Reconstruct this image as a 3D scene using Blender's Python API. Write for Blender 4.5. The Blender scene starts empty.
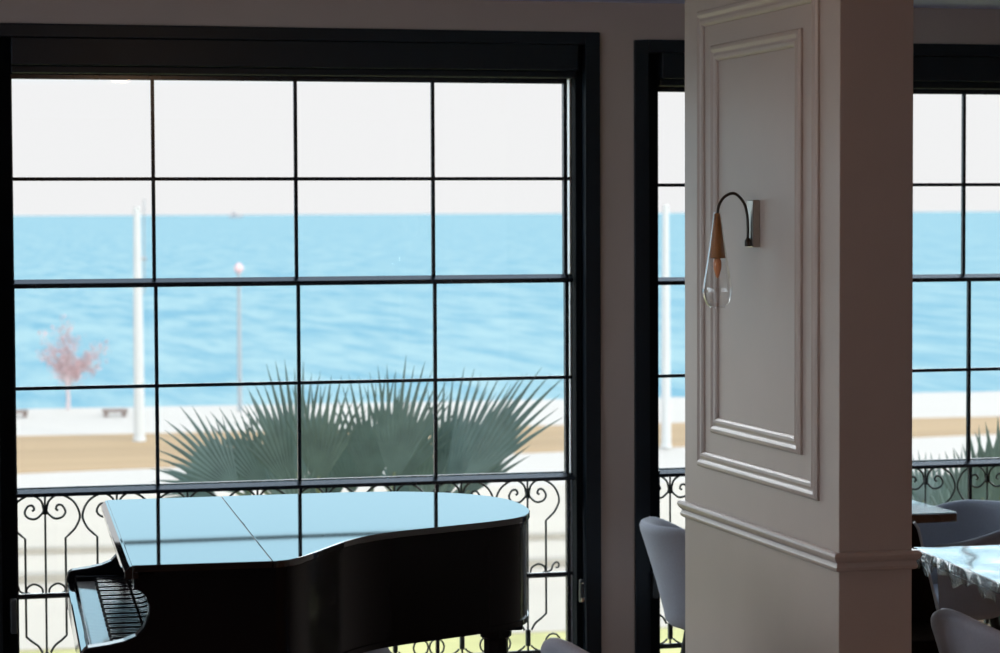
import bpy, bmesh, math, random
from mathutils import Vector, Matrix
random.seed(7)
scene = bpy.context.scene
COL = scene.collection
PI = math.pi

# ------------------------------------------------------------------ camera model (metres; wall of windows runs along +X)
F = 2510.0
YAW = math.radians(14.5)
PITCH = math.atan((326.5 - 213.5) / F)
ROLL = 0.0043
EYE = Vector((0, 0, 1.84))
fwd = Vector((math.sin(YAW) * math.cos(PITCH), math.cos(YAW) * math.cos(PITCH), -math.sin(PITCH)))
rgt0 = Vector((math.cos(YAW), -math.sin(YAW), 0))
up0 = rgt0.cross(fwd)
rgt = rgt0 * math.cos(ROLL) - up0 * math.sin(ROLL)
upv = up0 * math.cos(ROLL) + rgt0 * math.sin(ROLL)


def on_y(x, y, Y):
    d = fwd + rgt * ((x - 500) / F) - upv * ((y - 326.5) / F)
    return EYE + d * (Y / d.y)


def on_z(x, y, z):
    d = fwd + rgt * ((x - 500) / F) - upv * ((y - 326.5) / F)
    return EYE + d * ((z - EYE.z) / d.z)


# ------------------------------------------------------------------ materials
def new_mat(name):
    m = bpy.data.materials.new(name)
    m.use_nodes = True
    nt = m.node_tree
    nt.nodes.clear()
    out = nt.nodes.new('ShaderNodeOutputMaterial')
    return m, nt, out


def pbr(name, col, rough=0.5, spec=0.5, metal=0.0, noise=0.0, nscale=20.0, bump=0.0, bscale=60.0, stretch=None, coat=0.0, sheen=0.0, ior=1.45, detail=3.0):
    m, nt, out = new_mat(name)
    b = nt.nodes.new('ShaderNodeBsdfPrincipled')
    b.inputs['Base Color'].default_value = (*col, 1)
    b.inputs['Roughness'].default_value = rough
    b.inputs['Specular IOR Level'].default_value = spec
    b.inputs['Metallic'].default_value = metal
    b.inputs['Coat Weight'].default_value = coat
    b.inputs['IOR'].default_value = ior
    if sheen:
        b.inputs['Sheen Weight'].default_value = sheen
    nt.links.new(b.outputs[0], out.inputs[0])
    tc = nt.nodes.new('ShaderNodeTexCoord')
    src = tc.outputs['Object']
    if stretch:
        mp = nt.nodes.new('ShaderNodeMapping')
        mp.inputs['Scale'].default_value = stretch
        nt.links.new(src, mp.inputs[0])
        src = mp.outputs[0]
    if noise:
        n = nt.nodes.new('ShaderNodeTexNoise')
        n.inputs['Scale'].default_value = nscale
        n.inputs['Detail'].default_value = detail
        nt.links.new(src, n.inputs['Vector'])
        r = nt.nodes.new('ShaderNodeMapRange')
        r.inputs['To Min'].default_value = 1 - noise
        r.inputs['To Max'].default_value = 1 + noise
        r.inputs['From Min'].default_value = 0.25
        r.inputs['From Max'].default_value = 0.75
        nt.links.new(n.outputs['Fac'], r.inputs[0])
        mx = nt.nodes.new('ShaderNodeMix')
        mx.data_type = 'RGBA'
        mx.blend_type = 'MULTIPLY'
        mx.inputs['Factor'].default_value = 1
        mx.inputs['A'].default_value = (*col, 1)
        nt.links.new(r.outputs[0], mx.inputs['B'])
        nt.links.new(mx.outputs['Result'], b.inputs['Base Color'])
    if bump:
        n2 = nt.nodes.new('ShaderNodeTexNoise')
        n2.inputs['Scale'].default_value = bscale
        n2.inputs['Detail'].default_value = detail
        nt.links.new(src, n2.inputs['Vector'])
        bp = nt.nodes.new('ShaderNodeBump')
        bp.inputs['Strength'].default_value = bump
        bp.inputs['Distance'].default_value = 0.01
        nt.links.new(n2.outputs['Fac'], bp.inputs['Height'])
        nt.links.new(bp.outputs[0], b.inputs['Normal'])
    return m


def schlick(nt, f0, fmax=1.0, power=5.0, normal=None):
    """reflectance of a thin sheet, the same from both sides"""
    lw = nt.nodes.new('ShaderNodeLayerWeight')
    lw.inputs['Blend'].default_value = 0.5
    if normal is not None:
        nt.links.new(normal, lw.inputs['Normal'])
    p = nt.nodes.new('ShaderNodeMath')
    p.operation = 'POWER'
    p.inputs[1].default_value = power
    nt.links.new(lw.outputs['Facing'], p.inputs[0])
    q = nt.nodes.new('ShaderNodeMath')
    q.operation = 'MULTIPLY_ADD'
    q.inputs[1].default_value = fmax - f0
    q.inputs[2].default_value = f0
    nt.links.new(p.outputs[0], q.inputs[0])
    return q.outputs[0]


def pane_mat(name, tint=(0.99, 0.99, 0.99), f0=.02, fmax=1.0, power=5.0):
    m, nt, out = new_mat(name)
    t = nt.nodes.new('ShaderNodeBsdfTransparent')
    t.inputs[0].default_value = (*tint, 1)
    g = nt.nodes.new('ShaderNodeBsdfGlossy')
    g.inputs['Roughness'].default_value = 0.0
    mx = nt.nodes.new('ShaderNodeMixShader')
    nt.links.new(schlick(nt, f0, fmax, power), mx.inputs[0])
    nt.links.new(t.outputs[0], mx.inputs[1])
    nt.links.new(g.outputs[0], mx.inputs[2])
    nt.links.new(mx.outputs[0], out.inputs[0])
    return m


def film_mat(name, bump=0.9, nsc=28):
    m, nt, out = new_mat(name)
    t = nt.nodes.new('ShaderNodeBsdfTransparent')
    t.inputs[0].default_value = (0.94, 0.96, 0.97, 1)
    g = nt.nodes.new('ShaderNodeBsdfGlossy')
    g.inputs['Roughness'].default_value = 0.12
    d = nt.nodes.new('ShaderNodeBsdfTranslucent')
    d.inputs[0].default_value = (0.8, 0.85, 0.88, 1)
    tc = nt.nodes.new('ShaderNodeTexCoord')
    n = nt.nodes.new('ShaderNodeTexNoise')
    n.inputs['Scale'].default_value = nsc
    n.inputs['Detail'].default_value = 4
    nt.links.new(tc.outputs['Object'], n.inputs['Vector'])
    bp = nt.nodes.new('ShaderNodeBump')
    bp.inputs['Strength'].default_value = bump
    bp.inputs['Distance'].default_value = 0.012
    nt.links.new(n.outputs['Fac'], bp.inputs['Height'])
    nt.links.new(bp.outputs[0], g.inputs['Normal'])
    m1 = nt.nodes.new('ShaderNodeMixShader')
    m1.inputs[0].default_value = 0.12
    nt.links.new(t.outputs[0], m1.inputs[1])
    nt.links.new(d.outputs[0], m1.inputs[2])
    mx = nt.nodes.new('ShaderNodeMixShader')
    nt.links.new(schlick(nt, .07, 1.0, 4.0, bp.outputs[0]), mx.inputs[0])
    nt.links.new(m1.outputs[0], mx.inputs[1])
    nt.links.new(g.outputs[0], mx.inputs[2])
    nt.links.new(mx.outputs[0], out.inputs[0])
    return m


def glass_mat(name):
    m, nt, out = new_mat(name)
    g = nt.nodes.new('ShaderNodeBsdfGlass')
    g.inputs['IOR'].default_value = 1.45
    g.inputs['Roughness'].default_value = 0.0
    g.inputs[0].default_value = (0.98, 0.98, 0.98, 1)
    nt.links.new(g.outputs[0], out.inputs[0])
    return m


def sea_mat(name):
    m, nt, out = new_mat(name)
    b = nt.nodes.new('ShaderNodeBsdfDiffuse')
    tc = nt.nodes.new('ShaderNodeTexCoord')
    mp = nt.nodes.new('ShaderNodeMapping')
    mp.inputs['Scale'].default_value = (0.30, 0.055, 1)
    nt.links.new(tc.outputs['Object'], mp.inputs[0])
    n = nt.nodes.new('ShaderNodeTexNoise')
    n.inputs['Scale'].default_value = 1.6
    n.inputs['Detail'].default_value = 5
    n.inputs['Roughness'].default_value = 0.6
    nt.links.new(mp.outputs[0], n.inputs['Vector'])
    cr = nt.nodes.new('ShaderNodeValToRGB')
    cr.color_ramp.elements[0].position = 0.34
    cr.color_ramp.elements[0].color = SEA_A
    cr.color_ramp.elements[1].position = 0.62
    cr.color_ramp.elements[1].color = SEA_B
    nt.links.new(n.outputs['Fac'], cr.inputs[0])
    nt.links.new(cr.outputs[0], b.inputs['Color'])
    bp = nt.nodes.new('ShaderNodeBump')
    bp.inputs['Strength'].default_value = 0.2
    bp.inputs['Distance'].default_value = 0.3
    nt.links.new(n.outputs['Fac'], bp.inputs['Height'])
    nt.links.new(bp.outputs[0], b.inputs['Normal'])
    nt.links.new(b.outputs[0], out.inputs[0])
    return m


def plank_mat(name, c1, c2):
    m, nt, out = new_mat(name)
    b = nt.nodes.new('ShaderNodeBsdfPrincipled')
    b.inputs['Roughness'].default_value = 0.35
    tc = nt.nodes.new('ShaderNodeTexCoord')
    br = nt.nodes.new('ShaderNodeTexBrick')
    br.inputs['Color1'].default_value = (*c1, 1)
    br.inputs['Color2'].default_value = (*c2, 1)
    br.inputs['Mortar'].default_value = (0.02, 0.012, 0.01, 1)
    br.inputs['Scale'].default_value = 1.0
    br.inputs['Mortar Size'].default_value = 0.002
    br.inputs['Brick Width'].default_value = 1.4
    br.inputs['Row Height'].default_value = 0.14
    nt.links.new(tc.outputs['Object'], br.inputs['Vector'])
    nt.links.new(br.outputs['Color'], b.inputs['Base Color'])
    nt.links.new(b.outputs[0], out.inputs[0])
    return m


SEA_A = (0.125, 0.245, 0.295, 1)
SEA_B = (0.225, 0.325, 0.335, 1)
M = {}
M['wall'] = pbr('wall_paint', (0.49, 0.425, 0.395), 0.8, 0.2, noise=0.03, nscale=4, bump=0.05, bscale=200)
M['ceiling'] = pbr('ceiling_paint', (0.60, 0.66, 0.90), 0.85, 0.2, noise=0.02, nscale=3)
M['room_wall'] = pbr('room_wall_paint', (0.28, 0.25, 0.23), 0.85, 0.2, noise=0.03, nscale=3)
M['back_panel'] = pbr('dark_wood_panel', (0.10, 0.07, 0.055), 0.6, 0.3, noise=0.2, nscale=3, stretch=(6, 6, .6))
M['floor'] = plank_mat('floor_planks', (0.28, 0.17, 0.12), (0.23, 0.135, 0.09))
M['pillar'] = pbr('pillar_paint', (0.405, 0.335, 0.295), 0.42, 0.5, noise=0.025, nscale=6, bump=0.03, bscale=150)
M['frame'] = pbr('window_frame_paint', (0.010, 0.016, 0.023), 0.38, 0.35, noise=0.1, nscale=9)
M['jamb'] = pbr('matt_frame_paint', (0.005, 0.008, 0.011), 0.8, 0.08, noise=0.1, nscale=9)
M['sash'] = pbr('sash_paint', (0.010, 0.017, 0.025), 0.25, 0.7, noise=0.1, nscale=9)
M['iron'] = pbr('wrought_iron', (0.02, 0.03, 0.028), 0.5, 0.5, noise=0.2, nscale=40, bump=0.1, bscale=90)
M['track'] = pbr('aluminium_track', (0.82, 0.85, 0.88), 0.25, 0.8, noise=0.04, nscale=15)
M['handle'] = pbr('handle_paint', (0.035, 0.042, 0.048), 0.35, 0.6, noise=0.05)
M['chrome'] = pbr('chrome', (0.75, 0.72, 0.68), 0.18, 0.5, metal=1.0, noise=0.02)
M['pane'] = pane_mat('window_glass')
M['lacquer'] = pbr('piano_lacquer', (0.006, 0.006, 0.007), 0.035, 0.5, noise=0.05, ior=1.75)
M['case'] = pbr('piano_case_lacquer', (0.004, 0.004, 0.005), 0.16, 0.13, noise=0.05)
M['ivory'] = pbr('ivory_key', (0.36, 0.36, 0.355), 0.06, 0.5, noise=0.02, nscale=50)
M['ebony'] = pbr('ebony_key', (0.012, 0.012, 0.013), 0.2, 0.5, noise=0.05)
M['brass'] = pbr('brass', (0.62, 0.45, 0.2), 0.25, 0.5, metal=1.0, noise=0.04)
M['felt'] = pbr('dark_felt', (0.03, 0.012, 0.012), 0.95, 0.1, noise=0.1, nscale=90)
M['nickel'] = pbr('brushed_nickel', (0.48, 0.43, 0.38), 0.28, 0.5, metal=1.0, noise=0.04, nscale=80)
M['bronze'] = pbr('dark_bronze', (0.035, 0.026, 0.02), 0.35, 0.6, metal=0.4, noise=0.05)
M['wood'] = pbr('oiled_wood', (0.29, 0.12, 0.03), 0.45, 0.4, noise=0.25, nscale=14, stretch=(9, 9, 1))
M['glass'] = glass_mat('clear_glass')
M['shade'] = pane_mat('lamp_glass', (.98, .985, .985), .06, 1.0, 1.8)
M['amber'] = pbr('amber_bulb_glass', (0.75, 0.30, 0.13), 0.15, 0.5, noise=0.04)
M['fabric'] = pbr('grey_upholstery', (0.37, 0.40, 0.47), 0.85, 0.25, noise=0.05, nscale=140, bump=0.12, bscale=420, sheen=0.15)
M['fabric2'] = pbr('grey_pouf_cloth', (0.22, 0.2, 0.22), 0.9, 0.2, noise=0.06, nscale=120, bump=0.1, bscale=400)
M['leather'] = pbr('dark_leather', (0.016, 0.011, 0.009), 0.95, 0.0, noise=0.1, nscale=60, bump=0.1, bscale=250)
M['rim_highlight'] = pbr('pale_rim_highlight', (0.62, 0.62, 0.64), 0.6, 0.3, noise=0.05)
M['darkleg'] = pbr('black_chair_leg', (0.012, 0.011, 0.011), 0.4, 0.4, noise=0.05)
M['tabletop'] = pbr('lacquered_tabletop', (0.05, 0.03, 0.022), 0.05, 0.5, noise=0.3, nscale=5, stretch=(1, 9, 1), bump=0.03, bscale=7, ior=1.9)
M['film'] = film_mat('plastic_film')
M['film_flat'] = film_mat('stretched_film', .10, 9)
M['white_paint'] = pbr('white_pole_paint', (0.40, 0.40, 0.385), 0.6, 0.3, noise=0.03)
M['dimpole'] = pbr('grey_pole_paint', (0.24, 0.26, 0.27), 0.6, 0.3, noise=0.03)
M['bark'] = pbr('palm_bark', (0.16, 0.12, 0.09), 0.9, 0.2, noise=0.3, nscale=12, bump=0.5, bscale=20)
M['palm'] = pbr('palm_leaf', (0.11, 0.165, 0.14), 0.5, 0.4, noise=0.25, nscale=8)
M['petiole'] = pbr('palm_petiole', (0.17, 0.2, 0.12), 0.6, 0.3, noise=0.15, nscale=8)
M['hedge'] = pbr('hedge_leaf', (0.085, 0.14, 0.085), 0.7, 0.3, noise=0.4, nscale=3)
M['blossom'] = pbr('pink_blossom', (0.52, 0.37, 0.37), 0.9, 0.1, noise=0.15, nscale=2)
M['pale_bark'] = pbr('pale_bark', (0.36, 0.31, 0.31), 0.9, 0.1, noise=0.1)
M['grass'] = pbr('grass_lawn', (0.37, 0.35, 0.15), 0.95, 0.1, noise=0.2, nscale=0.6)
M['pave'] = pbr('pale_pavement', (0.385, 0.345, 0.285), 0.9, 0.1, noise=0.04, nscale=0.4)
M['road'] = pbr('sunlit_road', (0.385, 0.355, 0.315), 0.9, 0.1, noise=0.02, nscale=0.3)
M['sand'] = pbr('sand_ground', (0.29, 0.20, 0.11), 0.95, 0.1, noise=0.14, nscale=0.6, stretch=(0.06, 1, 1))
M['kerb'] = pbr('kerb_stone', (0.29, 0.265, 0.22), 0.9, 0.1, noise=0.05)
M['bench'] = pbr('bench_wood', (0.15, 0.115, 0.1), 0.8, 0.2, noise=0.1)
M['facade'] = pbr('facade_render', (0.5, 0.48, 0.45), 0.9, 0.1, noise=0.03)
M['ship'] = pbr('ship_paint', (0.26, 0.25, 0.26), 0.7, 0.2, noise=0.05)
M['sea'] = sea_mat('sea_water')


# ------------------------------------------------------------------ mesh helpers
class MB:
    def __init__(self):
        self.v = []
        self.f = []

    def add(self, vs, fs):
        n = len(self.v)
        self.v += [tuple(p) for p in vs]
        self.f += [tuple(i + n for i in f) for f in fs]
        return self

    def box(self, x0, y0, z0, x1, y1, z1):
        return self.add([(x0, y0, z0), (x1, y0, z0), (x1, y1, z0), (x0, y1, z0), (x0, y0, z1), (x1, y0, z1), (x1, y1, z1), (x0, y1, z1)],
                        [(0, 3, 2, 1), (4, 5, 6, 7), (0, 1, 5, 4), (1, 2, 6, 5), (2, 3, 7, 6), (3, 0, 4, 7)])

    def prism(self, pts, d0, d1, axis='z'):
        """closed polygon pts (a, b) extruded from d0 to d1 along axis; a, b are the two other axes in order"""
        def P(a, b, d):
            return (a, b, d) if axis == 'z' else ((a, d, b) if axis == 'y' else (d, a, b))
        n = len(pts)
        vs = [P(a, b, d0) for a, b in pts] + [P(a, b, d1) for a, b in pts]
        fs = [tuple(range(n)), tuple(range(n, 2 * n))]
        fs += [(i, (i + 1) % n, n + (i + 1) % n, n + i) for i in range(n)]
        return self.add(vs, fs)

    def tube(self, pts, r, n=8, cap=True, closed=False):
        pts = [Vector(p) for p in pts]
        k = len(pts)
        rr = r if isinstance(r, (list, tuple)) else [r] * k
        rings = []
        prev = None
        for i, p in enumerate(pts):
            a = pts[max(i - 1, 0)]
            b = pts[min(i + 1, k - 1)]
            t = (b - a).normalized()
            if prev is None:
                ref = Vector((0, 0, 1)) if abs(t.z) < 0.9 else Vector((0, 1, 0))
                nx = t.cross(ref).normalized()
            else:
                nx = (prev - t * prev.dot(t)).normalized()
            prev = nx
            ny = t.cross(nx)
            rings.append([p + (nx * math.cos(2 * PI * j / n) + ny * math.sin(2 * PI * j / n)) * rr[i] for j in range(n)])
        vs = [q for ring in rings for q in ring]
        fs = []
        for i in range(k - 1):
            for j in range(n):
                fs.append((i * n + j, i * n + (j + 1) % n, (i + 1) * n + (j + 1) % n, (i + 1) * n + j))
        if cap:
            fs.append(tuple(reversed(range(n))))
            fs.append(tuple((k - 1) * n + j for j in range(n)))
        return self.add(vs, fs)

    def lathe(self, prof, n=24, c=(0, 0, 0)):
        """prof list of (r, z); revolve about z through c"""
        vs = []
        for r, z in prof:
            for j in range(n):
                a = 2 * PI * j / n
                vs.append((c[0] + r * math.cos(a), c[1] + r * math.sin(a), c[2] + z))
        fs = []
        for i in range(len(prof) - 1):
            for j in range(n):
                fs.append((i * n + j, i * n + (j + 1) % n, (i + 1) * n + (j + 1) % n, (i + 1) * n + j))
        fs.append(tuple(reversed(range(n))))
        fs.append(tuple((len(prof) - 1) * n + j for j in range(n)))
        return self.add(vs, fs)

    def grid(self, rows, closed_u=False):
        nu = len(rows[0])
        vs = [p for r in rows for p in r]
        fs = []
        for i in range(len(rows) - 1):
            for j in range(nu if closed_u else nu - 1):
                fs.append((i * nu + j, i * nu + (j + 1) % nu, (i + 1) * nu + (j + 1) % nu, (i + 1) * nu + j))
        return self.add(vs, fs)

    def build(self, name, mat, parent=None, smooth=False, bevel=0.0, segs=2, loc=None, angle=40, recalc=True):
        me = bpy.data.meshes.new(name)
        me.from_pydata(self.v, [], self.f)
        bm = bmesh.new()
        bm.from_mesh(me)
        bmesh.ops.remove_doubles(bm, verts=bm.verts, dist=1e-6)
        if recalc:
            bmesh.ops.recalc_face_normals(bm, faces=bm.faces)
        if smooth:
            for f in bm.faces:
                f.smooth = True
            lim = math.radians(angle)
            for e in bm.edges:
                if len(e.link_faces) == 2 and e.calc_face_angle(0) > lim:
                    e.smooth = False
        bm.to_mesh(me)
        bm.free()
        me.materials.append(mat)
        o = bpy.data.objects.new(name, me)
        COL.objects.link(o)
        if parent is not None:
            o.parent = parent
        if loc is not None:
            o.location = loc
        if bevel:
            b = o.modifiers.new('bevel', 'BEVEL')
            b.width = bevel
            b.segments = segs
            b.limit_method = 'ANGLE'
            b.angle_limit = math.radians(35)
            b.harden_normals = False
        return o


def tag(o, label=None, cat=None, group=None, kind=None):
    if label:
        o['label'] = label
    if cat:
        o['category'] = cat
    if group:
        o['group'] = group
    if kind:
        o['kind'] = kind
    return o


def empty(name, loc=(0, 0, 0), rz=0.0):
    o = bpy.data.objects.new(name, None)
    o.empty_display_size = 0.1
    COL.objects.link(o)
    o.location = loc
    o.rotation_euler = (0, 0, rz)
    return o


def copy_tree(o, parent=None):
    c = o.copy()
    COL.objects.link(c)
    c.parent = parent
    for ch in [x for x in bpy.data.objects if x.parent == o]:
        copy_tree(ch, c)
    return c


def catmull(pts, n=8, closed=False):
    P = [Vector(p) for p in pts]
    out = []
    k = len(P)
    for i in range(k if closed else k - 1):
        p1, p2 = P[i], P[(i + 1) % k]
        p0 = P[(i - 1) % k] if (closed or i > 0) else p1 + (p1 - p2)
        p3 = P[(i + 2) % k] if (closed or i + 2 < k) else p2 + (p2 - p1)
        for j in range(n):
            t = j / n
            out.append(0.5 * ((2 * p1) + (-p0 + p2) * t + (2 * p0 - 5 * p1 + 4 * p2 - p3) * t * t + (-p0 + 3 * p1 - 3 * p2 + p3) * t ** 3))
    if not closed:
        out.append(P[-1])
    return out


# ------------------------------------------------------------------ room shell
YW = 8.74          # inner face of the window wall
YO = 8.92          # its outer face
ZC = 2.602
X0, X1, YB = -3.0, 6.6, -2.2
WIN = [dict(ox0=0.43, ox1=2.636, top=2.493), dict(ox0=2.766, ox1=5.05, top=2.467)]
ZB = 0.06
mb = MB()
mb.box(X0, YW, 0, WIN[0]['ox0'], YO, ZC)
mb.box(WIN[0]['ox1'], YW, 0, WIN[1]['ox0'], YO, ZC)
mb.box(WIN[1]['ox1'], YW, 0, X1, YO, ZC)
for w in WIN:
    mb.box(w['ox0'], YW, w['top'], w['ox1'], YO, ZC)
    mb.box(w['ox0'], YW, 0, w['ox1'], YO, ZB)
tag(mb.build('wall_back', M['wall']), 'taupe painted wall around the dark framed windows', None, kind='structure')
tag(MB().box(X0 - .15, YB - .15, -0.12, X1 + .15, YO, 0).build('floor', M['floor']), 'dark brown plank floor', None, kind='structure')
tag(MB().box(X0 - .15, YB - .15, ZC, X1 + .15, YO, ZC + .2).build('ceiling', M['ceiling']), 'pale ceiling above the windows', None, kind='structure')
ADDED_LW = [(1.2, 4.3), (4.9, 8.2)]      # unseen left-wall windows, added for cool side light on the pillar
LZ0, LZ1 = .12, 2.25
mb = MB()
mb.box(X0 - .15, YB, 0, X0, ADDED_LW[0][0], ZC)
mb.box(X0 - .15, ADDED_LW[0][1], 0, X0, ADDED_LW[1][0], ZC)
mb.box(X0 - .15, ADDED_LW[1][1], 0, X0, YO, ZC)
for a, b in ADDED_LW:
    mb.box(X0 - .15, a, 0, X0, b, LZ0)
    mb.box(X0 - .15, a, LZ1, X0, b, ZC)
tag(mb.build('wall_left', M['room_wall']), None, None, kind='structure')
tag(MB().box(X1, YB, 0, X1 + .15, YO, ZC).build('wall_right', M['room_wall']), None, None, kind='structure')
tag(MB().box(X0 - .15, YB - .15, 0, X1 + .15, YB, ZC).build('wall_front', M['back_panel']), None, None, kind='structure')
# the storey above and the storey below, seen only from outside (they shade the ground before the window)
tag(MB().box(X0 - 6, YB, ZC + .2, X1 + 6, YO, 6.2).build('wall_upper_storey', M['facade']), None, None, kind='structure')
tag(MB().box(X0 - 6, YB, -4.0, X1 + 6, YO, -0.12).build('wall_lower_storey', M['facade']), None, None, kind='structure')


# ------------------------------------------------------------------ windows (three stacked sliding sashes each)
def make_window(name, label, ox0, ox1, top, gl, gr, ztop, r1, mid, r3, rail, r5, mx_up, mx_lo, track_x, handles):
    root = empty(name, (ox0, YW, ZB))
    tag(root, label, None, kind='structure')
    L = Vector((ox0, YW, ZB))

    def bx(m, x0, y0, z0, x1, y1, z1):
        m.box(x0 - L.x, y0 - L.y, z0 - L.z, x1 - L.x, y1 - L.y, z1 - L.z)
        return m
    yf = YW - 0.012
    # outer casing, two steps
    c = MB()
    w1 = 0.055
    bx(c, ox0, yf, ZB, ox0 + w1, YO, top)
    bx(c, ox1 - w1, yf, ZB, ox1, YO, top)
    bx(c, ox0 + w1, yf, top - w1 * .8, ox1 - w1, YO, top)
    bx(c, ox0 + w1, yf, ZB, ox1 - w1, YO, ZB + .06)
    c.build('casing', M['frame'], root, bevel=0.003)
    c = MB()
    bx(c, ox0 + w1, yf + .055, ZB + .06, gl - .006, YO - .01, top - w1 * .8)
    bx(c, track_x + .004, yf + .055, ZB + .06, ox1 - w1, YO - .01, top - w1 * .8)
    c.build('inner_frame', M['jamb'], root, bevel=0.002)
    c = MB()
    bx(c, gl - .006, yf + .008, ztop + .038, track_x + .004, YO - .01, top - w1 * .8)
    c.build('header_box', M['frame'], root, bevel=0.004)
    c = MB()
    bx(c, gl - .006, yf + .034, ztop + .012, track_x + .004, YO - .02, ztop + .038)
    c.build('guide_strip', M['frame'], root, bevel=0.005)
    t = MB()
    bx(t, track_x - .002, 8.842, ZB + .06, track_x + .004, YO - .012, ztop + .012)
    t.build('side_track', M['track'], root)
    zs = ZB + .06
    sashes = [(8.83, mid[1], ztop, r1, mx_up, 0.0, False), (8.815, rail[1], mid[1], r3, mx_lo, mid[1] - mid[0], True), (8.80, zs, rail[1], r5, mx_lo, rail[1] - rail[0], True)]
    st = 0.014
    for k, (yc, zb, zt, zm, mx, rh, toprail) in enumerate(sashes):
        s = MB()
        d = 0.012
        bx(s, gl - .006, yc - d, zb - .002, gl, yc + d, zt)              # stiles
        bx(s, gr, yc - d, zb - .002, gr + st, yc + d, zt)
        if toprail:
            # sloping top of the rail catches the sky
            za, zc_ = zt - rh, zt
            prof = [(yc - .022, za), (yc + d, za), (yc + d, zc_), (yc - .020, zc_ - rh * .45), (yc - .022, zc_ - rh * .5)]
            pts = [(y - L.y, z - L.z) for y, z in prof]
            s.prism(pts, gl - .006 - L.x, gr + .028 - L.x, 'x')
        else:
            bx(s, gl - .006, yc - d, zt - .006, gr + st, yc + d, zt + .012)
        if k == 2:
            bx(s, gl, yc - d, zb - .002, gr, yc + d, zb + .05)
        mw = 0.0062
        ztt = zt - (rh if toprail else 0.006)
        for x in mx:
            bx(s, x - mw, yc - .007, zb, x + mw, yc + .007, ztt)
        bx(s, gl, yc - .0065, zm - mw, gr + .026, yc + .0065, zm + mw)
        so = s.build('sash', M['sash'], root)
        g = MB()
        bx(g, gl - .002, yc + .0075, zb, gr + .002, yc + .0105, ztt)
        g.build('pane', M['pane'], so)
    for (hx, hz, hh, kind_) in handles:
        h = MB()
        if kind_ == 'latch':
            bx(h, hx - .009, yf - .022, hz - hh / 2, hx + .009, yf + .001, hz + hh / 2)
            ho = h.build('handle', M['handle'], root, bevel=.005)
            q = MB()
            bx(q, hx - .007, yf - .027, hz - hh / 2 + .004, hx + .007, yf - .021, hz - hh / 2 + .02)
            bx(q, hx - .004, yf - .025, hz + hh / 2 - .016, hx + .004, yf - .021, hz + hh / 2 - .01)
            q.build('latch_tip', M['chrome'], ho, bevel=.002)
        else:
            bx(h, hx - .011, yf - .006, hz - hh / 2, hx + .011, yf + .03, hz + hh / 2)
            h.build('handle', M['handle'], root, bevel=.003)
    return root


make_window('window_1', 'large dark framed sash window facing the sea behind the grand piano', 0.43, 2.636, 2.493,
            0.547, 2.523, 2.317, 1.966, (1.588, 1.6185), 1.241, (0.866, 0.8895), 0.5215,
            [1.031, 1.536, 2.036], [1.034, 1.539, 2.037], 2.554,
            [(on_y(580, 590, YW).x, on_y(580, 590, YW).z, .085, 'latch'), (on_y(13.5, 616, YW).x, on_y(13.5, 616, YW).z, .118, 'lift')])
make_window('window_2', 'dark framed sash window half hidden by the panelled pillar', 2.766, 5.05, 2.467,
            2.880, 4.90, 2.291, 1.942, (1.574, 1.602), 1.2375, (0.866, 0.8895), 0.5215,
            [3.289, 3.700, 4.110, 4.52], [3.294, 3.705, 4.127, 4.53], 4.93,
            [(on_y(654.5, 585, YW).x, on_y(654.5, 585, YW).z, .095, 'lift')])


for k_, (a, b) in enumerate(ADDED_LW):  # frames and panes of the added, unseen windows
    wr_ = tag(empty('window_%d' % (k_ + 3), (X0 - .08, a, LZ0)), None, None, kind='structure')
    m = MB()
    L_, H_ = b - a, LZ1 - LZ0
    for y in (0, L_ / 3, 2 * L_ / 3, L_):
        m.box(-.04, max(y - .03, 0), 0, .04, min(y + .03, L_), H_)
    for z in (0, H_ / 3, 2 * H_ / 3, H_):
        m.box(-.035, 0, max(z - .02, 0), .035, L_, min(z + .02, H_))
    m.build('casing', M['frame'], wr_)
    MB().box(-.003, .02, .02, .003, L_ - .02, H_ - .02).build('pane', M['pane'], wr_)


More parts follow.
